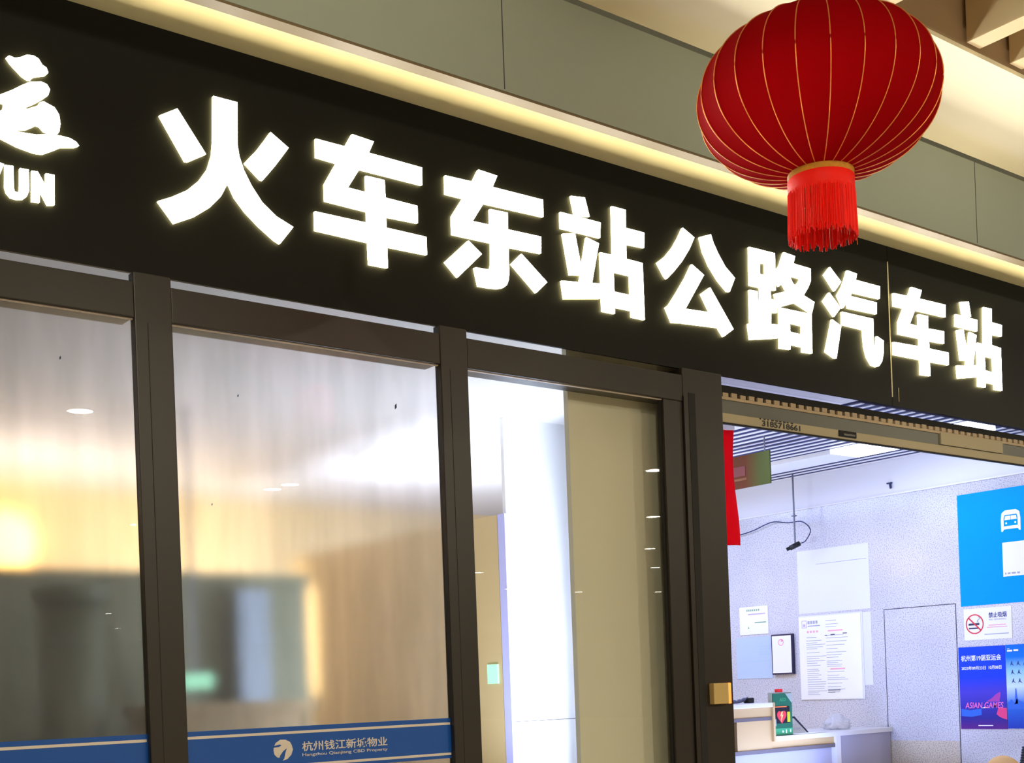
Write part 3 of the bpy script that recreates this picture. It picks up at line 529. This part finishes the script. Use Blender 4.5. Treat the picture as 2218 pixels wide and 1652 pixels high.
sheet('sheet', 0.505, 0.866, 1.186, 1.766, 'poster_games', gp)
P = WX - 0.0046
text('title', '杭州第19届亚运会', 'ink_white', 'side', P, 0.845, 0.535, 1.665, 1.708, gp, bold=0.012)
text('date', '2023年09月23日', 'ink_white', 'side', P, 0.845, 0.655, 1.603, 1.630, gp, bold=0.012); text('date', '10月08日', 'ink_white', 'side', P, 0.632, 0.535, 1.603, 1.630, gp, bold=0.012)
text('event_name', 'ASIAN GAMES', 'event_pink', 'side', P, 0.826, 0.530, 1.332, 1.374, gp, bold=0.005, shear=0.15)
plate('pink_ribbon', 'ribbon_pink', [[[(0.57, 1.333), (0.506, 1.333), (0.506, 1.252), (0.53, 1.258), (0.56, 1.27), (0.585, 1.29)]]], 'side', WX - 0.0044, 0.0003, gp)
plate('magenta_ribbon', 'ribbon_magenta', [[[(0.66, 1.378), (0.62, 1.40), (0.58, 1.432), (0.55, 1.446), (0.55, 1.42), (0.56, 1.378)]]], 'side', WX - 0.0044, 0.0003, gp)
plate('blue_ribbon', 'ribbon_blue', [[[(0.858, 1.33), (0.79, 1.318), (0.70, 1.330), (0.70, 1.285), (0.78, 1.272), (0.858, 1.278)]]], 'side', WX - 0.0044, 0.0003, gp)
plate('white_flare', 'ink_white', [[[(0.70, 1.333), (0.67, 1.343), (0.63, 1.333)]]], 'side', WX - 0.0040, 0.0003, gp)
ylines('small_print', 'ink_white', [(0.728, 0.615, 1.208, 0.006)], gp, P)
cp = thing('city_poster', (WX, 0.3, 1.18), 'light blue city skyline poster right of the Asian Games poster', 'poster')
sheet('sheet', 0.10, 0.501, 1.19, 1.768, 'poster_city', cp)
sk = [(0.498, 1.325)]; yy = 0.498
for h in (0.03, 0.045, 0.025, 0.05, 0.035, 0.02, 0.022, 0.045, 0.06, 0.05, 0.03, 0.055, 0.04, 0.02, 0.03, 0.05, 0.03): sk += [(yy, 1.345 + h), (yy - 0.016, 1.345 + h * 0.9)]; yy -= 0.022
sk += [(yy, 1.325)]
plate('skyline', 'ribbon_blue', [[sk], [[(0.446, 1.36), (0.440, 1.42), (0.437, 1.462), (0.433, 1.47), (0.429, 1.462), (0.426, 1.42), (0.420, 1.36)]]], 'side', WX - 0.0044, 0.0003, cp)
birds = [[[(0.47 - 0.048 * k - 0.004 * r, 1.62 - 0.06 * r), (0.458 - 0.048 * k - 0.004 * r, 1.655 - 0.06 * r), (0.455 - 0.048 * k - 0.004 * r, 1.655 - 0.06 * r), (0.452 - 0.048 * k - 0.004 * r, 1.635 - 0.06 * r), (0.436 - 0.048 * k - 0.004 * r, 1.62 - 0.06 * r), (0.452 - 0.048 * k - 0.004 * r, 1.628 - 0.06 * r), (0.459 - 0.048 * k - 0.004 * r, 1.632 - 0.06 * r)]] for r in range(3) for k in range(6)]
for b_ in birds: plate('figure_mark', 'ink_navy', [b_], 'side', WX - 0.0044, 0.0003, cp)
ylines('heading', 'ink_white', [(0.488, 0.45, 1.72, 0.012), (0.44, 0.405, 1.722, 0.012), (0.486, 0.47, 1.738, 0.004)], cp, WX - 0.0044)
# notices further along
sh = thing('small_white_notice', (WX, 2.75, 1.96), 'small white notice with rounded corners, highest on the granite wall', 'notice')
MB().box(WX - 0.006, WX, 2.602, 2.91, 1.964, 2.196, 0.0028).build('plate', 'paper', sh)
ylines('heading', 'ink_green', [(2.83 - 0.021 * k, 2.818 - 0.021 * k, 2.158, 0.016) for k in range(7)], sh, WX - 0.0062)
ylines('line', 'ink_lilac', [(2.815, 2.63, 2.128, 0.010)], sh, WX - 0.0062); ylines('short_line', 'ink_green', [(2.745, 2.625, 2.058, 0.008)], sh, WX - 0.0062)
plate('arrow', 'ink_green', [[[(2.822, 2.015), (2.806, 2.015), (2.814, 2.035)]]], 'side', WX - 0.0064, 0.0004, sh)
ps = thing('pale_blue_notice', (WX, 2.76, 1.6), 'faded pale blue notice taped under the small white notice', 'notice')
sheet('sheet', 2.575, 2.96, 1.60, 1.944, 'pale_blue', ps); ylines('text_line', 'ink_pale', [(2.72, 2.60, 1.86 - 0.022 * k, 0.006) for k in range(4)] + [(2.93, 2.60, 1.74, 0.006)], ps, WX - 0.0046)
cf = thing('framed_certificate', (WX, 2.45, 1.62), 'dark framed white certificate with a red round seal on the granite wall', 'certificate')
box('frame', 'frame_dark', (WX - 0.03, WX, 2.342, 2.558, 1.626, 1.951), cf, bev=0.003); box('certificate_paper', 'paper', (WX - 0.032, WX - 0.0305, 2.353, 2.547, 1.638, 1.938), cf)
plate('seal', 'ink_pink', [[circle(2.455, 1.885, 0.028, 24), circle(2.455, 1.885, 0.021, 24)], [circle(2.446, 1.898, 0.010, 12)]], 'side', WX - 0.0325, 0.0004, cf)
bn = thing('large_white_notice', (WX, 1.98, 1.41), 'large white notice board sheet with two columns of fine print above the counter', 'notice')
box('backing', 'acrylic', (WX - 0.006, WX - 0.0002, 1.676, 2.29, 1.414, 2.082), bn); box('sheet', 'paper', (WX - 0.010, WX - 0.006, 1.692, 2.284, 1.418, 2.072), bn)
P = WX - 0.0104
plate('luggage_symbol', 'ink_lilac', [[[(2.255, 1.985), (2.205, 1.985), (2.205, 2.045), (2.255, 2.045)], [(2.250, 1.99), (2.210, 1.99), (2.210, 2.04), (2.250, 2.04)]], [circle(2.230, 2.006, 0.012, 16)]], 'side', P, 0.0004, bn)
ylines('title_line', 'ink_grey', [(2.195 - 0.026 * k, 2.176 - 0.026 * k, 2.015, 0.024) for k in range(4)] + [(2.195, 2.075, 1.995, 0.008)], bn, P)
ylines('red_heading', 'ink_pink', [(2.205 - 0.030 * k, 2.187 - 0.030 * k, 1.945, 0.016) for k in range(4)] + [(2.0, 1.86, 1.947, 0.010), (1.99, 1.85, 1.648, 0.010)], bn, P)
rows = [(2.21, 2.11 + random.uniform(-0.02, 0.02), 1.905, 0.005)]
z = 1.88
while z > 1.45:
    L_ = random.uniform(0.10, 0.19); rows.append((2.215, 2.215 - L_, z, 0.0038)); z -= random.choice((0.014, 0.018, 0.030))
z = 2.03
while z > 1.455:
    if not (1.93 < z < 1.97 or 1.63 < z < 1.67): rows.append((2.02, 2.02 - random.uniform(0.10, 0.21), z, 0.0038))
    z -= random.choice((0.014, 0.02, 0.028))
ylines('fine_print', 'ink_grey', rows, bn, P)
ylines('dark_print', 'ink', [(1.975, 1.935, 1.918, 0.007), (1.86, 1.82, 1.923, 0.006), (2.03, 2.01, 1.915, 0.005), (2.02, 1.90, 1.485, 0.005), (2.02, 1.95, 1.47, 0.005)], bn, P)
ab = thing('blank_board', (WX, 1.9, 2.1), 'blank pale glossy board on the granite wall above the large white notice', 'board')
box('sheet', 'acrylic', (WX - 0.0025, WX - 0.0002, 1.60, 2.285, 2.10, 2.60), ab, bev=0.0008); box('joint_line', 'ink_grey', (WX - 0.0031, WX - 0.0024, 1.62, 2.1, 2.480, 2.484), ab)
sp_ = thing('pale_strip_notice', (WX, 1.63, 1.5), 'narrow pale sheet showing behind the right side of the large white notice', 'notice')
box('sheet', 'acrylic', (WX - 0.0018, WX - 0.0002, 1.60, 1.676, 1.52, 2.075), sp_)

# ------------------------------------------------------------------ reception counter and what stands on it
rc = thing('reception_counter', (7.2, 1.7, 0), 'cream and white stepped reception counter below the notices', 'counter')
box('counter_top', 'counter_white', (5.9, 6.86, 1.44, 1.95, 1.402, 1.432), rc, bev=0.004); box('counter_top', 'counter_white', (6.872, 8.195, 1.44, 1.95, 1.166, 1.200), rc, bev=0.004)
box('fascia_panel', 'counter_cream', (5.9, 6.852, 1.46, 1.95, 1.335, 1.402), rc); box('trim_strip', 'counter_grey', (5.9, 6.852, 1.455, 1.95, 1.312, 1.335), rc)
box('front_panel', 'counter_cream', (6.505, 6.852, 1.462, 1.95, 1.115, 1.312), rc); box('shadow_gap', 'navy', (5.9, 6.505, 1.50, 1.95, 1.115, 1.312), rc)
box('end_panel', 'counter_cream', (6.852, 6.872, 1.44, 1.95, 1.165, 1.432), rc)
box('fascia_panel', 'counter_cream', (6.852, 7.528, 1.465, 1.95, 1.115, 1.166), rc); box('trim_strip', 'counter_grey', (5.9, 7.528, 1.455, 1.95, 1.088, 1.115), rc)
box('front_panel', 'counter_lilac', (5.9, 7.528, 1.49, 1.95, 0, 1.088), rc); box('divider', 'counter_white', (7.528, 7.58, 1.445, 1.95, 0, 1.166), rc); box('side_cabinet', 'counter_lilac', (7.58, 8.185, 1.455, 1.95, 0, 1.166), rc, bev=0.003)
ae = thing('defibrillator_case', (6.97, 1.52, 1.2), 'dark green defibrillator case with a red knob standing on the counter', 'medical case')
box('shell', 'aed_shell', (6.862 + 0.012, 7.088, 1.47, 1.505, 1.2005, 1.500), ae, bev=0.006); box('front_cover', 'aed_green', (6.880, 7.080, 1.465, 1.471, 1.25, 1.490), ae)
box('light_panel', 'aed_light', (6.880, 7.080, 1.464, 1.471, 1.203, 1.25), ae); box('knob', 'red', (6.945, 7.0, 1.474, 1.502, 1.5, 1.522), ae, bev=0.004)
box('picture', 'black', (6.885, 7.050, 1.4625, 1.465, 1.285, 1.400), ae); box('orange_line', 'orange', (6.885, 7.02, 1.462, 1.4645, 1.395, 1.402), ae)
hx, hz = 6.965, 1.332
heart = [(hx + 0.0030 * 16 * math.sin(t) ** 3, hz + 0.0032 * (13 * math.cos(t) - 5 * math.cos(2 * t) - 2 * math.cos(3 * t) - math.cos(4 * t))) for t in [2 * PI * k / 40 for k in range(40)]]
plate('heart_symbol', 'ink_red', [[heart]], 'front', 1.4618, 0.0006, ae)
plate('lightning_symbol', 'tan', [[[(hx - 0.002, hz + 0.035), (hx - 0.018, hz + 0.002), (hx - 0.004, hz + 0.004), (hx - 0.012, hz - 0.040), (hx + 0.016, hz + 0.012), (hx + 0.003, hz + 0.010), (hx + 0.012, hz + 0.035)]]], 'front', 1.4606, 0.0005, ae)
text('lettering', 'AED', 'aed_light', 'front', 1.4640, 6.945, 7.015, 1.437, 1.460, ae, bold=0.01)
box('yellow_label', 'yellow', (7.022, 7.052, 1.4605, 1.464, 1.292, 1.362), ae); box('pale_label', 'aed_shell', (6.885, 6.905, 1.4605, 1.464, 1.268, 1.315), ae)
plate('corner_stripe', 'aed_shell', [[[(7.01, 1.490), (7.08, 1.490), (7.08, 1.42)]]], 'front', 1.4645, 0.0006, ae)
for ic in ([circle(6.975, 1.227, 0.008, 12)], rect(7.005, 7.015, 1.215, 1.240), rect(7.05, 7.06, 1.22, 1.24)): plate('small_icon', 'ink_white', [ic], 'front', 1.4635, 0.0006, ae)
ds = thing('desk_notice_frame', (7.22, 1.62, 1.2), 'black edged slanted desk notice on the lower counter', 'notice stand')
def slab(name, m, x0, x1, yb, yt, zb, zt, th, skew=0.0):
    bm = bmesh.new(); v = [bm.verts.new(p) for p in ((x0, yb, zb), (x1, yb, zb), (x1 - skew, yt, zt), (x0 - skew, yt, zt))]; bm.faces.new(v)
    bmesh.ops.solidify(bm, geom=bm.faces[:], thickness=th); me_ = bpy.data.meshes.new(name); bm.to_mesh(me_); bm.free(); return link(name, me_, m, ds)
slab('frame', 'frame_dark', 7.10, 7.37, 1.56, 1.66, 1.202, 1.318, 0.008, 0.03); slab('paper', 'paper', 7.10, 7.338, 1.55, 1.642, 1.203, 1.305, 0.004, 0.03)
for k in range(6):
    box('writing', 'ink_grey', (7.13 + 0.028 * k, 7.13 + 0.028 * k + 0.018, 1.5685, 1.5705, 1.232, 1.240), ds); box('writing', 'ink_grey', (7.12 + 0.028 * k, 7.12 + 0.028 * k + 0.02, 1.594, 1.596, 1.262, 1.266), ds)
pap = box('loose_paper', 'paper', (7.085, 7.40, 1.45, 1.53, 1.2008, 1.203)); tag(pap, 'loose white paper on the counter in front of the slanted desk notice', 'paper')
bagm = bmesh.new(); bmesh.ops.create_icosphere(bagm, subdivisions=4, radius=1.0)
for v in bagm.verts:
    n = 0.16 * math.sin(9 * v.co.x + 4 * v.co.z) * math.cos(7 * v.co.y + 5 * v.co.z) + 0.08 * math.sin(21 * v.co.x + 13 * v.co.y)
    k = 1 + n; z = max(v.co.z, -0.35)
    pk = math.exp(-((v.co.x + 0.1) ** 2 + v.co.y ** 2) * 4)
    v.co = Vector((7.83 + v.co.x * 0.115 * k, 1.66 + v.co.y * 0.08 * k, 1.2265 + z * 0.060 * k + (0.03 * pk if z > 0 else 0)))
bmm = bpy.data.meshes.new('plastic_bag'); bagm.to_mesh(bmm); bagm.free()
for p in bmm.polygons: p.use_smooth = True
tag(link('plastic_bag', bmm, 'bag'), 'crumpled clear plastic bag on the lower counter by the granite wall', 'bag')
ct = thing('folded_strap', (6.6, 1.6, 1.432), 'dark blue grey folded strap lying on the higher counter', 'strap')
MB().tube(smooth_pts([(6.42, 1.52, 1.447), (6.50, 1.54, 1.452), (6.58, 1.53, 1.448), (6.66, 1.55, 1.456), (6.72, 1.55, 1.466)]), [0.010 + 0.003 * math.sin(k) for k in range(33)], 8).build('webbing', 'slate', ct, True)
MB().tube(smooth_pts([(6.44, 1.58, 1.443), (6.54, 1.60, 1.446), (6.64, 1.58, 1.444), (6.71, 1.57, 1.455)]), 0.010, 8).build('webbing', 'slate', ct, True); box('clasp', 'rubber', (6.70, 6.755, 1.52, 1.57, 1.434, 1.470), ct, bev=0.006)
# lower right corner, just inside the door
st = thing('tan_chair', (7.9, 0.33, 0), 'rounded tan chair back cut off at the bottom right corner', 'chair')
bkm = bmesh.new(); bmesh.ops.create_uvsphere(bkm, u_segments=24, v_segments=14, radius=1.0)
for v in bkm.verts: v.co = Vector((7.9 + v.co.x * 0.03, 0.37 + v.co.y * 0.16, 0.86 + v.co.z * 0.165))
bk_ = bpy.data.meshes.new('backrest'); bkm.to_mesh(bk_); bkm.free()
for p in bk_.polygons: p.use_smooth = True
link('backrest', bk_, 'tan', st); box('seat', 'tan', (7.60, 7.92, 0.22, 0.54, 0.43, 0.46), st, bev=0.01)
for a, b in ((7.62, 0.24), (7.62, 0.50), (7.88, 0.24), (7.88, 0.50)): MB().cyl((a, b, 0), (a, b, 0.43), 0.014).build('leg', 'steel', st)
for b in (0.30, 0.46): MB().cyl((7.9, b, 0.44), (7.9, b, 0.80), 0.012).build('back_post', 'steel', st)
hz_ = MB()
for k in range(14):
    t = k / 13; c = Vector((7.80, 0.16 - 0.045 * t, 0.86 + 0.22 * t)); ax_ = Vector((0, -0.045, 0.22)).normalized()
    hz_.cyl(c - ax_ * 0.0042, c + ax_ * 0.0042, 0.05, n=24)
hz_.cyl((7.80, 0.16, 0.86), (7.80, 0.115, 1.08), 0.036, n=20).cyl((7.80, 0.187, 0.0), (7.80, 0.16, 0.86), 0.036, n=20)
tag(hz_.build('ribbed_hose', 'rubber', None), 'black ribbed hose standing at the bottom right corner', 'hose')

# ------------------------------------------------------------------ red lantern
LX, LY, LZ, LR, LB = 3.507, -1.70, 3.521, 0.397, 0.261
lan = thing('red_lantern', (LX, LY, LZ - LB), 'big red silk lantern with gold ribs and red fringe hanging before the sign', 'lantern')
NG, NSEG, NV = 24, 6, 30
OFF = math.radians(13.9)
bm = bmesh.new(); rows_ = []
for j in range(NV + 1):
    ph = -PI / 2 + 0.235 + (PI - 0.47) * j / NV
    row = []
    for k in range(NG * NSEG):
        th = OFF + 2 * PI * k / (NG * NSEG); u = (k % NSEG) / NSEG
        sag = 1 - 0.020 * math.sin(PI * u)
        rr = LR * math.cos(ph) ** 0.88 * sag
        row.append(bm.verts.new((LX + rr * math.cos(th), LY + rr * math.sin(th), LZ + LB * math.sin(ph))))
    rows_.append(row)
M_ = NG * NSEG
for A, B in zip(rows_, rows_[1:]):
    for k in range(M_): bm.faces.new((A[k], A[(k + 1) % M_], B[(k + 1) % M_], B[k]))
bmesh.ops.recalc_face_normals(bm, faces=bm.faces[:])
sm = bpy.data.meshes.new('shade'); bm.to_mesh(sm); bm.free()
for p in sm.polygons: p.use_smooth = True
link('shade', sm, 'lantern', lan)
for g in range(NG):
    th = OFF + 2 * PI * g / NG; pts = []
    for j in range(0, 41):
        ph = -PI / 2 + 0.235 + (PI - 0.47) * j / 40; rr = LR * math.cos(ph) ** 0.88 + 0.0012
        pts.append((LX + rr * math.cos(th), LY + rr * math.sin(th), LZ + LB * math.sin(ph)))
    MB().tube(pts, 0.0019, 6).build('rib', 'gold', lan, True)
zb = LZ - LB
MB().lathe((LX, LY), [(0.114, zb + 0.030), (0.110, zb + 0.026), (0.108, zb - 0.016), (0.103, zb - 0.018), (0.100, zb + 0.03)], 40).build('collar', 'collar', lan, True)
MB().lathe((LX, LY), [(0.112, LZ + LB - 0.03), (0.108, LZ + LB - 0.02), (0.106, LZ + LB + 0.016), (0.02, LZ + LB + 0.018)], 40).build('cap', 'collar', lan, True)
MB().lathe((LX, LY), [(0.1075, zb - 0.010), (0.1095, zb - 0.014), (0.1090, zb - 0.062), (0.106, zb - 0.066)], 48).build('fringe_band', 'fringe', lan, True)
fr = MB()
for k in range(420):
    th = 2 * PI * k / 420 + random.uniform(-0.01, 0.01); r0 = 0.1075 + random.uniform(-0.004, 0.002); L_ = 0.205 + random.uniform(-0.018, 0.012)
    dx = random.uniform(-0.004, 0.004)
    pts = [(LX + (r0 + 0.004 * t) * math.cos(th + dx * t * 4), LY + (r0 + 0.004 * t) * math.sin(th + dx * t * 4), zb - 0.055 - (L_ - 0.055) * t) for t in (0, 0.35, 0.7, 1)]
    fr.tube(pts, 0.0015, 4)
fr = fr.build('fringe', 'fringe', lan); tag(fr, kind='stuff')
MB().tube([(LX + 0.108 * math.cos(-0.75), LY + 0.108 * math.sin(-0.75), zb - 0.15), (LX + 0.111 * math.cos(-0.75), LY + 0.111 * math.sin(-0.75), zb - 0.235)], 0.001, 4).build('stray_thread', 'gold', lan)
MB().cyl((LX, LY, LZ + LB + 0.01), (LX, LY, 4.478), 0.004, n=8).build('cord', 'red', lan)

# ------------------------------------------------------------------ recessed canopy lamps (mirrored in the panes)
DL = [(4.77, -8.64), (8.88, -12.32), (8.91, -11.85), (9.09, -8.55), (12.94, -8.62), (16.53, -12.31), (20.35, -16.32), (23.81, -19.69), (27.37, -26.79), (16.2, -37.96), (19.77, -46.36), (8.6, -16.61), (24.19, -26.4), (30.35, -26.18), (24.49, -55.41), (19.94, -22.18)]
for x, y in DL:
    d = thing('downlight', (x, y, 4.6), 'round recessed downlight in the pavement canopy, mirrored in the panes', 'ceiling light', 'canopy downlights')
    MB().cyl((x, y, 4.592), (x, y, 4.5985), 0.13, n=24).build('lamp_face', 'lampface', d); MB().lathe((x, y), [(0.13, 4.586), (0.15, 4.586), (0.153, 4.5995)], 24).build('ring', 'steel', d)
